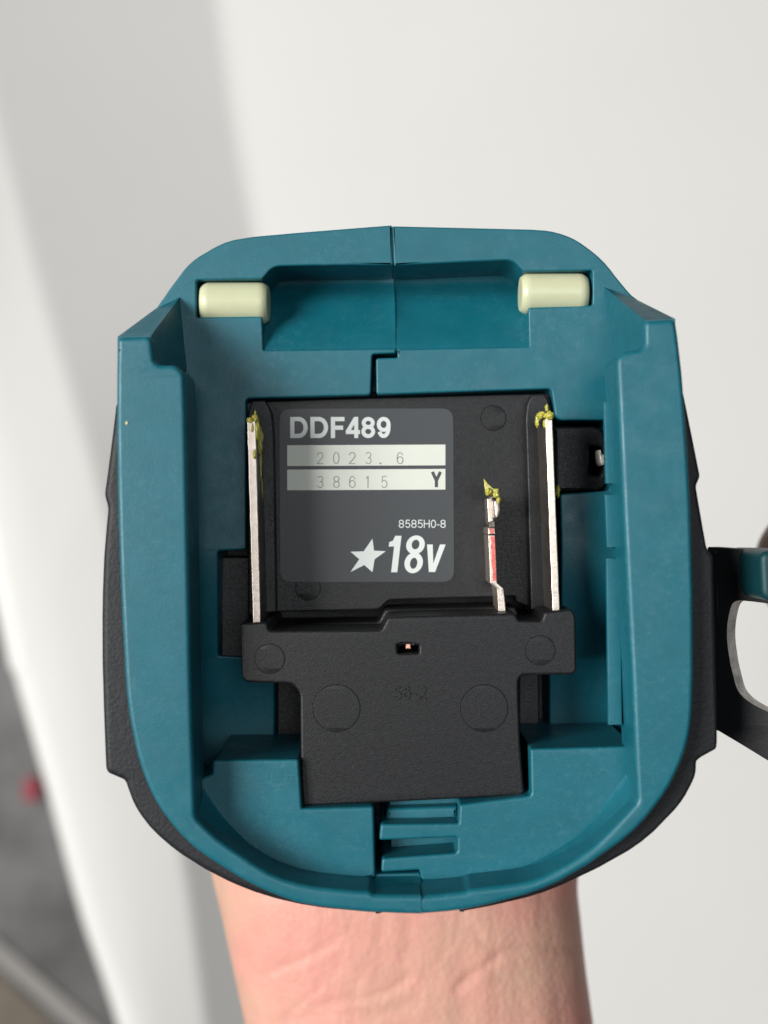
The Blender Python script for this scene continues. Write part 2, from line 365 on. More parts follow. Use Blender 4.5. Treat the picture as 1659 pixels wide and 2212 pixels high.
# ------------------------------------------------------------------ black terminal carrier
bp = MB()
BZ = -19.6
bp.prism([[(450,850,4),(1330,840,4),(1330,1500,4),(1240,1520,4),(1240,1760,4),(560,1760,4),(560,1500,4),(450,1500,4)]], -28.5, -31, 0.2)
bp.prism([[(533,868,4),(700,862,4),(1150,850,3),(1196,849,3),(1200,1335,3),(1113,1300,6),(1113,1288,5),(1026,1291,A),(840,1296,8),(818,1317,8),(700,1320,A),(590,1322,3),(536,1330,3)]], BZ, -29, 0.25)
bp.prism([[(544,865,4),(573,864,4),(587,888,A),(591,925,A),(594,1100,A),(597,1322,4),(574,1326,4),(536,1330,4),(534,893,A)]], BZ+2.2, -29, 0.3)
bp.prism([[(1150,852,4),(1177,850,4),(1188,872,A),(1194,905,A),(1200,1318,4),(1147,1318,4),(1141,1100,A),(1139,1000,A),(1135,900,A),(1140,868,A)]], BZ+2.2, -29, 0.3)
bp.prism([[(477,1203,7),(540,1203,3),(540,1430,3),(477,1430,3)]], -23, -29, 0.3)
bp.prism([[(1196,921,4),(1290,921,14),(1307,938,14),(1311,1046,12),(1298,1060,14),(1200,1062,4)],[(1273,962,4),(1296,962,4),(1308,975,4),(1308,1005,6),(1295,1030,6),(1273,1026,4)]], -19.2, -29, 0.5)
bp.prism([[(598,1440,3),(660,1440,3),(660,1640,3),(598,1640,3)]], -25, -29, 0.3)
bp.prism([[(1120,1440,3),(1165,1440,3),(1167,1640,3),(1120,1640,3)]], -25.5, -29, 0.3)
carrier = bp.build('terminal_carrier', M['black'], drill)
# thin moulded witness lines
ml = MB()
def line(mb, pts, wd, z, h=0.05, r=0.02, closed=False):
    P_ = [U(u, v, z) for u, v in pts]
    ribbon(mb, P_, wd, z+h, z-0.1, closed)
def ribbon(mb, P_, wd, z0, z1, closed=False):
    P_ = [Vector(p) for p in P_]; n = len(P_); lft, rgt = [], []
    for i in range(n):
        if closed: a, b = P_[i-1], P_[(i+1) % n]
        else: a, b = P_[max(0, i-1)], P_[min(n-1, i+1)]
        e1 = (P_[i]-a) if (closed or i > 0) else (b-P_[i]); e2 = (b-P_[i]) if (closed or i < n-1) else (P_[i]-a)
        if e1.length < 1e-9: e1 = e2
        if e2.length < 1e-9: e2 = e1
        e1 = e1.normalized(); e2 = e2.normalized()
        m = Vector((-(e1.y+e2.y), e1.x+e2.x))
        if m.length < 1e-6: m = Vector((-e1.y, e1.x))
        m.normalize(); s_ = max(0.35, m.dot(Vector((-e1.y, e1.x))))
        lft.append(P_[i]+m*(wd/2/s_)); rgt.append(P_[i]-m*(wd/2/s_))
    b0 = len(mb.v)
    for i in range(n):
        for q, z in ((lft[i], z0), (rgt[i], z0), (rgt[i], z1), (lft[i], z1)): mb.v.append((q.x, q.y, z))
    rg = range(n if closed else n-1)
    for i in rg:
        j = (i+1) % n; a, b = b0+4*i, b0+4*j
        for k0, k1 in ((0, 1), (1, 2), (2, 3), (3, 0)):
            mb.f.append((a+k0, a+k1, b+k1, b+k0)); mb.m.append(0)
    if not closed:
        mb.f.append((b0+3, b0+2, b0+1, b0)); mb.m.append(0)
        e = b0+4*(n-1); mb.f.append((e, e+1, e+2, e+3)); mb.m.append(0)
def ring_pts(cu, cv, r, n=56, a0=0, a1=360): return [(cu+r*math.cos(math.radians(a0+(a1-a0)*i/n)), cv+r*math.sin(math.radians(a0+(a1-a0)*i/n))) for i in range(n if a1-a0 == 360 else n+1)]
def mline(pts, wd, z, h):
    mb = MB(); line(mb, pts, wd, z, h); mb.build('mould_line', M['dull'], carrier, smooth=False)
mline([(1014,925),(1016,1000),(1022,1140),(1024,1180)], 0.08, BZ, 0.03)
mline([(1024,1060),(1027,1140),(1032,1290)], 0.06, BZ, 0.03)
mline([(1083,1055),(1139,1056)], 0.07, BZ, 0.03)
mline([(1128,920),(1130,1100),(1136,1290)], 0.10, BZ, 0.05)
mline([(1153,915),(1154,999),(1158,1100),(1165,1280)], 0.07, BZ+2.2, 0.04)
mline([(1139,968),(1162,968)], 0.05, BZ+2.2, 0.03)
mline([(560,906),(582,906)], 0.06, BZ+2.2, 0.03)
mline([(574,930),(578,1100),(582,1315)], 0.08, BZ+2.2, 0.05)

def disc_mark(cu, cv, r, z, parent, h=0.07):
    mb = MB(); mb.prism([ring_pts(cu, cv, r, 44)], z+h, z-0.3, 0.05, cut=0, segs=2)
    mb.prism([ring_pts(cu, cv, r+1.9, 44), ring_pts(cu, cv, r+0.8, 44)], z+0.02, z-0.3, 0.005, cut=0, segs=1, m=1)
    return mb.build('ejector_mark', [M['black'], M['pit']], parent)
disc_mark(1066, 903, 26, BZ, carrier); disc_mark(665, 1270, 26, BZ, carrier, 0.04)

# front block
bl = MB()
TZ = -8.0
block = [(518,1347,5),(576,1344,6),(581,1363,6),(700,1362,A),(824,1361,7),(838,1333,8),(930,1329,A),(1026,1328,A),(1113,1325,6),(1121,1341,5),(1170,1341,5),(1176,1322,7),(1236,1316,10),(1244,1330,6),(1246,1450,10),(1236,1458,8),(1127,1459,10),(1120,1471,8),(1122,1560,A),(1127,1650,A),(1133,1714,6),(1126,1719,6),(900,1731,A),(654,1742,6),(650,1700,A),(648,1500,8),(634,1478,12),(532,1474,8),(522,1466,8)]
slot = [(858,1393,2),(876,1393,1),(876,1391.5,1),(888,1391.5,1),(888,1394,1),(905,1395,2),(905,1411,3),(860,1412,3)]
bl.prism([block, slot], TZ, -29, 0.42)
blk = bl.build('terminal_block', M['black'], drill)
lg = MB()
lg.prism([[(560,1352,5),(700,1347,A),(818,1343,7),(832,1316,8),(1026,1312,A),(1113,1310,6),(1121,1330,5),(1190,1330,5),(1190,1420,5),(560,1420,5)]], -17.0, -25, 0.4)
lg.build('lower_ledge', M['black'], blk)
disc_mark(583, 1423, 31, TZ, blk); disc_mark(1167, 1405, 31, TZ, blk); disc_mark(727, 1530, 50, TZ, blk); disc_mark(1046, 1530, 50, TZ, blk)
pin = MB(); pin.prism([[(876.5,1390,1),(887.5,1390,1),(887.5,1402,1),(876.5,1402,1)]], -9.2, -14, 0.12)
pin.build('contact_pin', M['copper'], blk)
pl = MB(); line(pl, [(650,1622),(800,1617),(960,1613),(1120,1610)], 0.05, TZ, 0.03); pl.build('mould_line', M['black'], blk, smooth=False)

# ------------------------------------------------------------------ metal terminals
BT = -9.0
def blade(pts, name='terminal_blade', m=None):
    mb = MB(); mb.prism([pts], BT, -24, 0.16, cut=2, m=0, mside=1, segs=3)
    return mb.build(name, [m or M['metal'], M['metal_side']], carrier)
jl = []; jr = []
for i in range(22):
    t = i/21; v = 912+t*(1350-912)
    jl.append((533.5+t*12.5+random.uniform(-.5, .5), v)); jr.append((552.5+t*11+random.uniform(-.3, .3), v))
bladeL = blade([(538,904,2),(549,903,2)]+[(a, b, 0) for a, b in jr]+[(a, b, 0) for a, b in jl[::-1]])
jl = []; jr = []
for i in range(22):
    t = i/21; v = 908+t*(1330-908)
    jl.append((1178+t*15.6+random.uniform(-.5, .5), v)); jr.append((1194+t*16+random.uniform(-.3, .3), v))
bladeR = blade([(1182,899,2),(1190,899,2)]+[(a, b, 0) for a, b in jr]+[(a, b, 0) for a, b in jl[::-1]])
sg = MB()
SZ = -12.5
sg.prism([[(1054,1140,1),(1069,1140,1),(1069.5,1154,1),(1054.5,1154.5,1)]], SZ, -20, 0.10, segs=2)
sg.prism([[(1054.5,1156,1),(1069.5,1156,1),(1072,1210,0),(1073.5,1259,2),(1088,1271,2),(1091,1300,0),(1093.5,1330,1),(1077,1330,1),(1075,1290,0),(1073,1272,2),(1059,1260,2),(1057,1200,0)]], SZ-0.05, -20, 0.12, segs=2)
sg.prism([[(1052,1078,2),(1066,1070,3),(1066.5,1126,2),(1055,1132,2)]], SZ-3.2, -20, 0.2, segs=2)
sg.prism([[(1066,1082,3),(1074,1078,4),(1081,1086,4),(1082.5,1104,5),(1079,1117,4),(1068,1120,3)]], SZ-0.6, -20, 0.45)
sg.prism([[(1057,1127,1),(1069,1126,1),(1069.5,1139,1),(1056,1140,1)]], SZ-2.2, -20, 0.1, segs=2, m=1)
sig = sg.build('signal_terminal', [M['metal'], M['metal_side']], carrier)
rd = MB()
rd.prism([[(1058,1142,1),(1067,1142,1),(1067.3,1152.5,1),(1058.6,1152.5,1)]], SZ+0.03, SZ-0.3, 0.02, segs=1)
rr_ = []; rl_ = []
for i in range(16):
    t = i/15; v = 1158+t*97
    rr_.append((1068.7+t*3.6+random.uniform(-.4, .4), v)); rl_.append((1060.5+t*4.0+random.uniform(-1.2, 1.2), v))
rd.prism([[(a, b, 0) for a, b in rr_]+[(a, b, 0) for a, b in rl_[::-1]]], SZ+0.0, SZ-0.3, 0.02, segs=1)
rd.build('red_coating', M['red'], sig)
# small spring clip in the side pocket
cl = MB()
cl.prism([[(1293,972,2),(1298,971,2),(1301,981,1),(1309,983,1),(1309.5,1002,1),(1301,1006,2),(1296,1000,1),(1294,985,1)]], -18.6, -22, 0.35)
cl.build('spring_clip', M['metal_edge'], carrier)

# ------------------------------------------------------------------ grease
def blob(mb, cu, cv, z, ru, rv, rz, seed, sub=3, amp=0.35):
    bm = bmesh.new(); bmesh.ops.create_icosphere(bm, subdivisions=sub, radius=1)
    x, y = U(cu, cv, z); k = (H-z)/FPX
    vs = []
    for v in bm.verts:
        d = 1+amp*noise.noise(v.co*2.2+Vector((seed, 0, 0)))*1.6
        vs.append((x+v.co.x*ru*k*d, y+v.co.y*rv*k*d, z+v.co.z*rz*d))
    fs = [tuple(q.index for q in f.verts) for f in bm.faces]; bm.free(); mb.add(vs, fs)
g = MB()
blob(g, 541, 908, -9.2, 7, 6, 0.9, 1); blob(g, 551, 904, -9.6, 7, 8, 0.8, 2); blob(g, 556, 930, -10.2, 6, 26, 1.2, 3); blob(g, 562, 950, -12, 6, 30, 1.5, 9)
blob(g, 550, 982, -8.95, 3.5, 10, 0.35, 4); blob(g, 562, 1000, -14.2, 4, 50, 1.0, 5, amp=.2); blob(g, 565, 1062, -15.5, 3.5, 30, 0.9, 6, amp=.15); blob(g, 545, 925, -8.95, 3, 8, 0.3, 7)
blob(g, 552, 895, -10.5, 2, 8, .4, 8)
g.build('grease_smear', M['grease'], bladeL, angle=180)
g = MB()
blob(g, 1186, 898, -9.2, 10, 9, 1.0, 11); blob(g, 1170, 897, -10.6, 9, 8, 0.9, 12); blob(g, 1181, 882, -11.2, 3.5, 8, .5, 13); blob(g, 1161, 910, -12.5, 5, 14, .8, 14)
blob(g, 1170, 955, -16.4, 2, 48, .3, 15, amp=.1); blob(g, 1177, 990, -15.8, 1.5, 40, .3, 16, amp=.1); blob(g, 1205, 1062, -16.3, 4, 14, .6, 17); blob(g, 1177, 916, -9.6, 4, 9, .5, 18)
g.build('grease_smear', M['grease'], bladeR, angle=180)
g = MB()
def shard(mb, pts, z, t=0.4): mb.prism([[(a, b, 0) for a, b in pts]], z, z-t, 0.12, segs=2)
shard(g, [(1045,1034),(1054,1044),(1066,1055),(1064,1070),(1052,1070),(1047,1055)], -12.4, .55)
shard(g, [(1062,1056),(1077,1055),(1078,1066),(1075,1076),(1066,1074)], -12.2, .9)
blob(g, 1055, 1062, -12.6, 7, 9, .8, 21); blob(g, 1072, 1068, -12.6, 6, 8, .8, 22); blob(g, 1077, 1079, -12.9, 4.5, 9, .6, 23)
g.build('grease_smear', M['grease'], sig, angle=180)

# ------------------------------------------------------------------ rating label
lb = MB(); LZ = BZ+0.06
lb.prism([[(604,883,26),(979,882,26),(981,1257,26),(605,1257.5,26)]], LZ, BZ-0.05, 0.02, segs=2)
label = lb.build('rating_label', M['sticker'], drill)
def arc(cx, cy, rx, ry, a0, a1, n=18): return [(cx+rx*math.cos(math.radians(a0+(a1-a0)*i/n)), cy+ry*math.sin(math.radians(a0+(a1-a0)*i/n))) for i in range(n+1)]
def glyph(ch, w, t):
    """centre lines of one character; height 1, width w, stroke t (both in cap heights)"""
    l, r, b, T = t/2, w-t/2, t/2, 1-t/2; cx = w/2; rx = cx-t/2; mid = 0.525
    el = lambda y0, y1, k=1: (arc(cx, (y0+y1)/2, rx*k, (y1-y0)/2, 0, 360, 36)[:-1], True)
    if ch == 'D': return [([(l, b), (w*.48, b)]+arc(w*.48, .5, r-w*.48, .5-b, -90, 90)[1:-1]+[(w*.48, T), (l, T)], True)]
    if ch == 'F': return [([(l, 0), (l, 1)], False), ([(l, T), (w, T)], False), ([(l, .49), (w*.9, .49)], False)]
    if ch == '4': return [([(w*.73, 0), (w*.73, 1)], False), ([(0, .285), (w, .285)], False), ([(t*.32, .27), (w*.73-t*.15, 1-t*.32)], False)]
    if ch == '8': return [el(b, mid), el(mid, T, .92)]
    if ch == '0': return [el(b, T)]
    if ch == '9': return [el(.385, T), ([(r, .68)]+arc(cx, .5, rx, .5-b, 0, -150), False)]
    if ch == '6': return [el(b, .615), ([(l, .32)]+arc(cx, .5, rx, .5-b, 180, 30), False)]
    if ch == '2': return [(arc(cx, .70, rx, T-.70, 170, -25)+[(l+t*.35, b+.04), (l+t*.2, b), (w, b)], False)]
    if ch == '3': return [(arc(cx, (T+mid)/2, rx*.9, (T-mid)/2, 160, -90)+arc(cx, (b+mid)/2, rx, (mid-b)/2, 80, -160), False)]
    if ch == '5': return [([(r, T), (w*.22, T), (w*.14, .5)]+arc(cx, .33, rx, .33-b, 130, -155), False)]
    if ch == '1': return [([(w*.62, 0), (w*.62, 1)], False), ([(w*.62, 1-t*.4), (w*.2, .78)], False)]
    if ch == 'H': return [([(l, 0), (l, 1)], False), ([(r, 0), (r, 1)], False), ([(l, .52), (r, .52)], False)]
    if ch == 'Y': return [([(l*.9, 1), (cx, .43)], False), ([(w-l*.9, 1), (cx, .43)], False), ([(cx, .5), (cx, 0)], False)]
    if ch == 'S': return [(arc(cx, (T+mid)/2, rx, (T-mid)/2, 25, 270)+arc(cx, (b+mid)/2, rx, (mid-b)/2, 90, -160)[1:], False)]
    if ch == '-': return [([(w*.05, .37), (w*.95, .37)], False)]
    if ch == '.': return [([(0, .05), (w, .05)], False)]
    return []
def write(name, items, v0, v1, mt, z=LZ, shear=0, h=0.03, parent=None, slope=0):
    """items: (char, u_left, u_right, stroke in cap heights)"""
    mb = MB(); Hh = v1-v0; n = 0
    for ch, ua, ub, t in items:
        w_ = (ub-ua)/Hh
        for pts, closed in glyph(ch, w_, t):
            q = [U(ua+x*Hh+shear*y*Hh, v1-y*Hh-(ua-620)*slope, z) for x, y in pts]
            zz = z+h+0.008*(n % 3); n += 1
            ribbon(mb, q, t*Hh*(H-z)/FPX, zz, z-0.01, closed)
    return mb.build(name, mt, parent or label, smooth=False)
K = 0.2604; ox, oy = 583.2, 853.3
zz = lambda a, b: (ox+a*K, oy+b*K)
def W(items, y0, y1, **k): return write('printed_text', [(c, ox+a*K, ox+b*K, t) for c, a, b, t in items], oy+y0*K, oy+y1*K, **k)
W([('D',168,313,.20),('D',335,482,.20),('F',505,618,.20),('4',630,747,.19),('8',758,872,.185),('9',886,1000,.185)], 182, 357, mt=M['ink'])
for y0, y1 in ((412, 586), (614, 787)):
    b_ = MB(); b_.prism([[(*zz(143, y0+5), 0), (*zz(1455, y0-1), 0), (*zz(1455, y1-3), 0), (*zz(143, y1+3), 0)]], LZ+0.02, LZ-0.01, 0, cut=0)
    b_.build('blank_field', M['bar'], label, smooth=False)
W([('2',390,442,.055),('0',524,575,.055),('2',655,708,.055),('3',790,841,.055),('.',909,922,.12),('6',1052,1105,.055)], 474, 572, mt=M['thin_ink'], z=LZ+.02)
W([('3',392,442,.055),('8',525,577,.055),('6',657,709,.055),('1',790,826,.055),('5',922,973,.055)], 672, 770, mt=M['thin_ink'], z=LZ+.02)
W([('Y',1335,1425,.20)], 637, 765, mt=M['dark_ink'], z=LZ+.02)
W([('8',1068,1112,.11),('5',1122,1164,.11),('8',1172,1216,.11),('5',1225,1268,.11),('H',1276,1325,.11),('0',1334,1377,.11),('-',1384,1408,.11),('8',1414,1458,.11)], 1035, 1102, mt=M['ink'])
st = MB()
st.prism([[(*zz(a, b), 0) for a, b in ((850,1192),(863,1291),(960,1296),(868,1362),(850,1470),(783,1410),(668,1468),(741,1362),(668,1300),(777,1297))]], LZ+.03, LZ-.01, 0, cut=0)
st.build('printed_star', M['ink'], label, smooth=False)
big = MB()
big.prism([[(*zz(a, b), 0) for a, b in ((1040,1168),(1091,1168),(1056,1470),(1005,1470),(1030,1255),(985,1258),(990,1220),(1018,1210))]], LZ+.03, LZ-.01, 0, cut=0)
big.prism([[(*zz(a, b), 0) for a, b in ((1303,1240),(1350,1240),(1355,1398),(1410,1240),(1457,1240),(1370,1468),(1318,1468))]], LZ+.03, LZ-.01, 0, cut=0)
def ell(cx, cy, rx, ry, sh): return [(*zz(cx+rx*math.cos(a)+sh*-(ry*math.sin(a)), cy+ry*math.sin(a)), 0) for a in [2*math.pi*i/40 for i in range(40)]]
big.prism([ell(1207,1243,77,78,.10), ell(1208,1240,32,40,.10)], LZ+.03, LZ-.01, 0, cut=0)
big.prism([ell(1192,1392,76,86,.10), ell(1192,1396,30,46,.10)], LZ+.038, LZ-.01, 0, cut=0)
big.build('printed_text', M['ink'], label, smooth=False)
# moulded mark on the block
write('moulded_text', [('S',849,866,.17),('6',868,886,.17),('-',888,900,.14),('2',903,920,.17)], 1480, 1512, M['black'], z=TZ, h=0.16, parent=blk)

# ------------------------------------------------------------------ belt hook
hk = MB()
def hz(u): return -16.0+(u-1528)*0.035
fo = [(1528,1181),(1560,1183),(1625,1188),(1640,1190),(1740,1196),(1840,1250),(1860,1400),(1840,1640),(1750,1690),(1659,1643),(1600,1607),(1551,1578),(1545,1577),(1530,1560)]
ho = [(1578,1313),(1583,1302),(1593,1297),(1615,1298),(1659,1304),(1740,1312),(1780,1360),(1770,1560),(1720,1570),(1659,1537),(1630,1524),(1608,1509),(1593,1492),(1582,1455),(1574,1415),(1570,1377),(1571,1345)]
fo = fillet([(a, b, 6) for a, b in fo], 5); ho = fillet([(a, b, A) for a, b in ho], 5)
def P3(u, v, dz=0):
    z = hz(u); x, y = U(u, v, z); return Vector((x, y, z))
th = 35*math.pi/180
back = Vector((1.55, 0, -1.0))
vs = []; 
for l in (fo, ho):
    for k in (0, 1): vs += [(P3(a, b)+back*k)[:] for a, b in l]
nf, nh = len(fo), len(ho)
tr = tessellate_polygon([[Vector((a, b, 0)) for a, b in fo], [Vector((a, b, 0)) for a, b in ho]])
fs = []; mi = []
idx = list(range(nf))+list(range(2*nf, 2*nf+nh)); idb = list(range(nf, 2*nf))+list(range(2*nf+nh, 2*nf+2*nh))
for t in tr:
    q = [Vector(vs[idx[i]]) for i in t]; nz_ = (q[1]-q[0]).cross(q[2]-q[0])
    if nz_.length < 1e-9: continue
    a = t if nz_.z > 0 else t[::-1]
    fs.append(tuple(idx[i] for i in a)); mi.append(0); fs.append(tuple(idb[i] for i in a[::-1])); mi.append(0)
for i in range(nf): j = (i+1) % nf; fs.append((i, j, nf+j, nf+i)); mi.append(0)
for i in range(nh): j = (i+1) % nh; b0 = 2*nf; fs.append((b0+i, b0+nh+i, b0+nh+j, b0+j)); mi.append(1)
hk.v = vs; hk.f = fs; hk.m = mi
hook = hk.build('belt_hook', [M['hook'], M['metal_edge']], drill, angle=25)
sl = MB(); sl.prism([[(1642,1189,26),(1820,1192,26),(1820,1302,26),(1648,1300,26)]], -4.0, -18, 0.9)
sl.build('hook_sleeve', M['dark_teal'], hook)
rv = MB(); rv.prism([[(1543,1190,2),(1551,1190,2),(1561,1575,2),(1554,1575,2)]], -15.2, -18, 0.3); rv.build('hook_shadow_strip', M['dull'], hook)  # dark strip standing in for the shadow between bumper and hook

fk = MB(); blob(fk, 274, 914, 0.05, 3.2, 4, 0.12, 31, sub=2); fk.build('dust_fleck', M['grease_dry'], halfL)
fk = MB(); blob(fk, 1039, 724, -19.0, 1.6, 1.6, 0.1, 32, sub=2); fk.build('dust_fleck', M['grease_dry'], halfR)
fk = MB(); blob(fk, 257, 756, 0.02, 1.4, 2.2, 0.06, 33, sub=2); fk.build('dust_fleck', M['dull'], halfL)
# ------------------------------------------------------------------ people
def skin_mat():
    m = bpy.data.materials.new('skin'); m.use_nodes = True; nt = m.node_tree; N = nt.nodes; Lk = nt.links; b = N['Principled BSDF']
    tc = N.new('ShaderNodeTexCoord')
    n1 = N.new('ShaderNodeTexNoise'); n1.inputs['Scale'].default_value = 38; n1.inputs['Detail'].default_value = 4; Lk.new(tc.outputs['Object'], n1.inputs['Vector'])
    cr = N.new('ShaderNodeValToRGB'); e = cr.color_ramp.elements
    e[0].position = 0.36; e[0].color = (0.62, 0.385, 0.285, 1); e[1].position = 0.62; e[1].color = (0.70, 0.33, 0.27, 1)
    Lk.new(n1.outputs[0], cr.inputs[0])
    n2 = N.new('ShaderNodeTexNoise'); n2.inputs['Scale'].default_value = 260; n2.inputs['Detail'].default_value = 4; Lk.new(tc.outputs['Object'], n2.inputs['Vector'])
    mr = N.new('ShaderNodeMapRange'); mr.inputs[3].default_value = .88; mr.inputs[4].default_value = 1.1; Lk.new(n2.outputs[0], mr.inputs[0])
    mx = N.new('ShaderNodeMix'); mx.data_type = 'RGBA'; mx.blend_type = 'MULTIPLY'; mx.inputs[0].default_value = 1
    Lk.new(cr.outputs[0], mx.inputs[6]); Lk.new(mr.outputs[0], mx.inputs[7]); Lk.new(mx.outputs[2], b.inputs['Base Color'])
    b.inputs['Roughness'].default_value = 0.5; b.inputs['Specular IOR Level'].default_value = 0.35
    b.inputs['Subsurface Weight'].default_value = 0.25; b.inputs['Subsurface Scale'].default_value = 0.004
    mp = N.new('ShaderNodeMapping'); mp.inputs['Scale'].default_value = (1.0, 0.30, 1); mp.inputs['Rotation'].default_value = (0, 0, -0.35); Lk.new(tc.outputs['Object'], mp.inputs[0])
    v1 = N.new('ShaderNodeTexNoise'); v1.inputs['Scale'].default_value = 420; v1.inputs['Detail'].default_value = 3; Lk.new(mp.outputs[0], v1.inputs['Vector'])
    b1 = N.new('ShaderNodeBump'); b1.inputs['Distance'].default_value = 0.00016; b1.inputs['Strength'].default_value = 1; Lk.new(v1.outputs[0], b1.inputs['Height'])
    v2 = N.new('ShaderNodeTexVoronoi'); v2.inputs['Scale'].default_value = 900; Lk.new(tc.outputs['Object'], v2.inputs['Vector'])
    b2 = N.new('ShaderNodeBump'); b2.inputs['Distance'].default_value = 0.00008; Lk.new(v2.outputs[0], b2.inputs['Height']); Lk.new(b1.outputs[0], b2.inputs['Normal'])
    Lk.new(b2.outputs[0], b.inputs['Normal'])
    return m
M['skin'] = skin_mat()
def capsule(mb, p0, p1, r0, r1, n=18, k=6):
    p0, p1 = Vector(p0), Vector(p1); d = (p1-p0).normalized(); ex = d.orthogonal().normalized(); ey = d.cross(ex)
    rings = []
    for i in range(k): a = math.pi/2*(1-i/k)*0.999; rings.append((p0-d*r0*math.sin(a), ex*r0*math.cos(a), ey*r0*math.cos(a)))
    for i in range(k+1): a = math.pi/2*i/k*0.999; rings.append((p1+d*r1*math.sin(a), ex*r1*math.cos(a), ey*r1*math.cos(a)))
    tube(mb, rings, n)
def fuse(mb, name, label, cat, voxel, creases=()):
    me = bpy.data.meshes.new(name+'_tmp'); me.from_pydata([Vector(v)*S for v in mb.v], [], mb.f)
    o = bpy.data.objects.new(name, me); C.objects.link(o)
    m = o.modifiers.new('r', 'REMESH'); m.mode = 'VOXEL'; m.voxel_size = voxel*S; m.use_smooth_shade = True
    m2 = o.modifiers.new('s', 'SMOOTH'); m2.iterations = 14; m2.factor = 0.6
    dg = bpy.context.evaluated_depsgraph_get(); dg.update()
    new = bpy.data.meshes.new_from_object(o.evaluated_get(dg)); o.modifiers.clear(); o.data = new; new.name = name
    new.polygons.foreach_set('use_smooth', [True]*len(new.polygons))
    new.materials.clear(); new.materials.append(M['skin'])
    if creases:
        segs = []
        for pts, dep, wd in creases:
            q = [Vector(U(u, v, -43)) for u, v in pts]
            segs += [(q[i], q[i+1], dep, wd) for i in range(len(q)-1)]
        nrm = [v.normal.copy() for v in new.vertices]
        for v, nn in zip(new.vertices, nrm):
            x, y, z = v.co/S
            if y > -60 or nn.z < 0.1: continue
            k = (H+43)/(H-z); p = Vector((x*k, y*k)); off = 0
            best = {}
            for a, b, dep, wd in segs:
                ab = b-a; t = max(0, min(1, (p-a).dot(ab)/ab.length_squared)); d = (p-(a+ab*t)).length
                if d < wd*3:
                    off = min(off, -0.85*dep*math.exp(-(d/wd)**2)+dep*0.15*math.exp(-((d-wd*2)/wd)**2))
            off += 0.12*noise.noise(Vector((x*0.25, y*0.06, z*0.1)))*2
            v.co += nn*off*S
    tag(o, label, cat); return o
h = MB()
sec = [(-50,2,38,24,-68),(-60,1.5,36.5,23,-66),(-70.6,2.2,34.4,21,-63),(-84,4.5,33.4,20,-62),(-97.7,6.8,32.9,20,-62),(-115,9,31,19.5,-63),(-140,11,30,20,-65),(-180,14,33,24,-70),(-230,18,38,30,-78),(-330,26,45,38,-92)]
rings = []
for y, cx, hw, hz_, cz in sec: rings.append(((cx, y, cz), (hw, 0, 0), (0, 0, -hz_)))
# superellipse-like tube
b0 = len(h.v); n = 56
for (c, ex, ey) in rings:
    for i in range(n):
        a = 2*math.pi*i/n; ca, sa = math.cos(a), math.sin(a)
        f = lambda s_: math.copysign(abs(s_)**0.82, s_)
        h.v.append((Vector(c)+Vector(ex)*f(ca)+Vector(ey)*f(sa))[:])
for k in range(len(rings)-1):
    for i in range(n): j = (i+1) % n; h.f.append((b0+k*n+i, b0+k*n+j, b0+(k+1)*n+j, b0+(k+1)*n+i))
h.f.append(tuple(b0+i for i in range(n))[::-1]); h.f.append(tuple(b0+(len(rings)-1)*n+i for i in range(n)))
# palm behind the grip and fingers closed round it
capsule(h, (24,-46,-66), (22,-34,-84), 19, 15); capsule(h, (-22,-46,-68), (-20,-33,-86), 19, 15); capsule(h, (0,-46,-72), (0,-36,-92), 20, 16)
for k, zf in enumerate((-62,-80,-98,-115)):
    r = (7.5, 8.3, 8.6, 8.2)[k]
    capsule(h, (-22,-36,zf), (-28,-10,zf-1), r+1.2, r+.5); capsule(h, (-28,-10,zf-1), (-23,14,zf-2), r+.5, r); capsule(h, (-23,14,zf-2), (-6,26,zf-2), r, r*.85)
capsule(h, (24,-40,-92), (31,-14,-104), 12, 10.5); capsule(h, (31,-14,-104), (24,10,-112), 10.5, 8.5)
h.m = [0]*len(h.f)
cre = [([(560,2112),(592,2096),(653,2074),(709,2043),(735,2022)], .40, .6), ([(675,2176),(742,2162),(808,2154),(864,2129),(885,2108)], .5, .6), ([(985,2140),(1013,2113),(1052,2085),(1090,2057),(1168,2049),(1235,2046)], .5, .7),
       ([(625,2192),(650,2166),(690,2135)], .3, .55), ([(1025,2010),(1050,2040),(1090,2058)], .25, .55), ([(700,2030),(730,1990)], .2, .55), ([(760,2150),(800,2070),(830,1990)], .15, .6), ([(940,2120),(960,2050),(965,1990)], .15, .6), ([(880,2212),(905,2140),(930,2080)], .15, .6),
       ([(985,2040),(992,1980)], .15, .5), ([(600,2212),(700,2190),(800,2195),(900,2170)], .25, 1.2), ([(1052,2085),(1070,2110),(1110,2120)], .2, .55), ([(725,2100),(745,2040),(755,2000)], .15, .55), ([(860,2130),(880,2060),(885,2000)], .15, .55)]
fuse(h, 'person', 'bare wrist and forearm reaching up from below to hold the drill from behind', 'person', 0.8, cre)
f2 = MB()
capsule(f2, (81.5,-10,-55), (98,-12,-50), 13, 12.5); capsule(f2, (98,-12,-50), (124,-16,-60), 10.5, 11.5); capsule(f2, (124,-16,-60), (150,-20,-90), 11.5, 13); capsule(f2, (150,-20,-90), (190,-40,-110), 24, 26)
for k in range(1, 4): capsule(f2, (150,-20-k*17,-100), (118,-18-k*17,-84), 12, 10); capsule(f2, (118,-18-k*17,-84), (108+k*2,-16-k*17,-104), 10, 9)
f2.m = [0]*len(f2.f)
fuse(f2, 'person', 'shaded fingertip of another hand peeking in behind the belt hook at the right edge', 'person', 1.6)

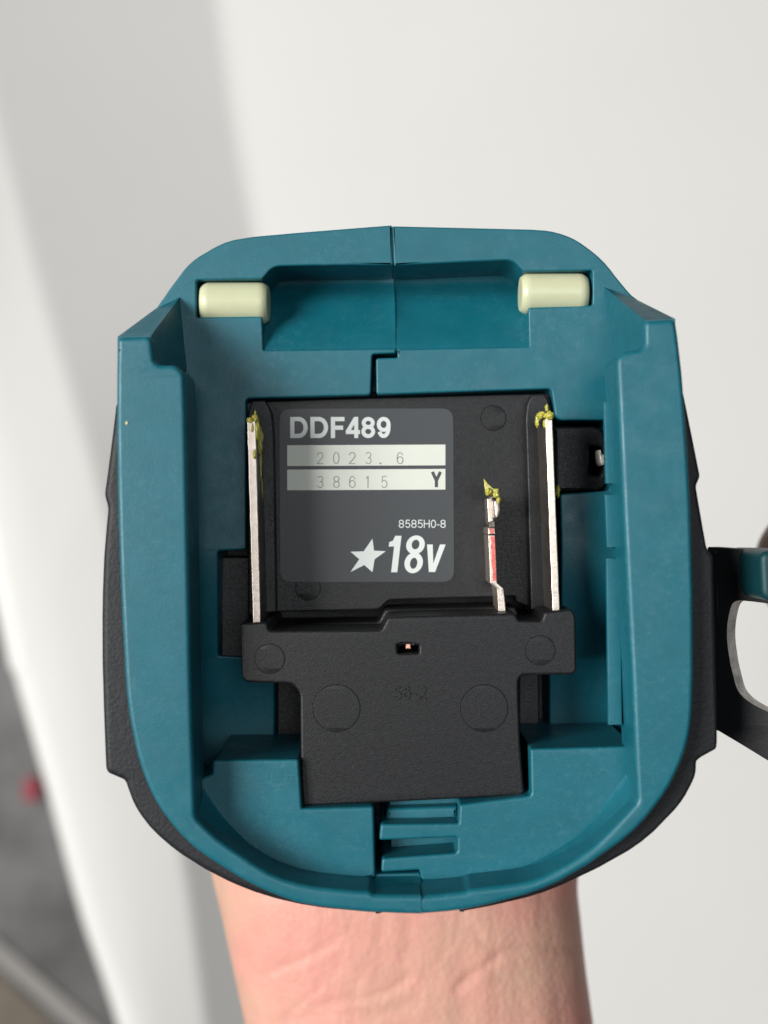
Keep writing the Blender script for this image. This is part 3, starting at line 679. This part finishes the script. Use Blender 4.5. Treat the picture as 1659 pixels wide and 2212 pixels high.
# ------------------------------------------------------------------ white basin and floor behind
def spl(pts, k=10):
    out = []
    for i in range(len(pts)-1):
        p0, p1, p2, p3 = (Vector(pts[max(0, min(len(pts)-1, q))]) for q in (i-1, i, i+1, i+2))
        for j in range(k):
            f = j/k; out.append(0.5*((2*p1)+(p2-p0)*f+(2*p0-5*p1+4*p2-p3)*f*f+(3*p1-p0-3*p2+p3)*f**3))
    out.append(Vector(pts[-1])); return out
ZR, ZB = -540.0, -604.0
outer = spl([(-330,-700),(-190,0),(-95,900),(0,1395),(23,1467),(90,1701),(164,1974),(242,2207),(420,2800)])
inner = spl([(-165,-700),(-60,0),(50,500),(150,850),(215,1080),(315,1480),(392,1860),(440,2212),(520,2800)])
bott = spl([(370,-700),(462,0),(500,270),(540,500),(585,800),(640,1200),(700,1700),(770,2212),(850,2800)])
n = len(outer)
rows = []
def row(pts, z): rows.append([(*U(p[0], p[1], z), z) for p in pts])
def lerp(a, b, t): return [p+(q-p)*t for p, q in zip(a, b)]
def mmrow(pa, za, pb, zb, t, dz=0):
    r_ = []
    for p, q in zip(pa, pb):
        x0, y0 = U(p[0], p[1], za); x1, y1 = U(q[0], q[1], zb); r_.append((x0+(x1-x0)*t, y0+(y1-y0)*t, za+(zb-za)*t+dz))
    rows.append(r_)
for zz_, off in ((-900, 0), (ZR-22, 0), (ZR-12, 2), (ZR-5, 6), (ZR-1.2, 12), (ZR, 20)): rows.append([(U(p[0], p[1], ZR)[0]+off*0.9, U(p[0], p[1], ZR)[1], zz_) for p in outer])
rows[:] = [[(x, y, z+(9 if i else 0)) for x, y, z in r0] for i, r0 in enumerate(rows)]
mmrow(outer, ZR, inner, ZR, 0.55, 4.5); mmrow(outer, ZR, inner, ZR, 0.95, 0.3)
for t, dz in ((0.01,-0.3),(0.05,-0.5),(0.97,0),(0.99,0.5),(1.0,0)):
    if t == 1.0: mmrow(inner, ZR, bott, ZB, 1.015, 1.0)
    else: mmrow(inner, ZR, bott, ZB, t, dz)
rows.append([(x+12, y, ZB-0.5) for x, y, z in [(*U(p[0], p[1], ZB), ZB) for p in bott]])
rows.append([(x+900, y, ZB-6) for x, y, z in [(*U(p[0], p[1], ZB), ZB) for p in bott]])
ba = MB(); b_v = [q for r_ in rows for q in r_]
ba.add(b_v, [(i*n+j, i*n+j+1, (i+1)*n+j+1, (i+1)*n+j) for i in range(len(rows)-1) for j in range(n-1)])
p, q, r_ = (Vector(ba.v[i]) for i in ba.f[8*n][:3])
if (q-p).cross(r_-p).z < 0: ba.f = [f[::-1] for f in ba.f]
basin = ba.build('white_basin', M['white'], None, angle=60, wn=False)
tag(basin, 'large smooth white basin with a raised rim filling the blurred background', 'basin')
ZF = -900.0
fl = MB(); fl.add([(-2500,-2500,ZF),(2500,-2500,ZF),(2500,2500,ZF),(-2500,2500,ZF)], [(0,1,2,3)])
tag(fl.build('floor', M['floor'], None, smooth=False), kind='structure')
tr_ = MB(); tr_.prism([[(-60,1985,0),(-60,2030,0),(260,2320,0),(330,2320,0)]], ZF+4, ZF-5, 0.5, cut=0)
tag(tr_.build('floor_strip', M['trim'], None, smooth=False), kind='structure')
br = MB(); br.prism([[(-100,2020,0),(-100,2400,0),(330,2400,0)]], ZF+2, ZF-5, 0.5, cut=0)
tag(br.build('floor_mat', M['brown'], None, smooth=False), kind='structure')
rc = MB(); x, y = U(74, 1700, ZF)
tube(rc, [((x, y, ZF+0.1), (7,0,0), (0,11,0)), ((x, y, ZF+9), (7,0,0), (0,11,0)), ((x, y, ZF+12), (7,0,0), (0,12,0)), ((x, y, ZF+13), (3,0,0), (0,6,0))], 24)
tag(rc.build('bottle_cap', M['redthing'], None, angle=45), 'small blurred red scrap on the grey floor beside the basin rim', 'red scrap')
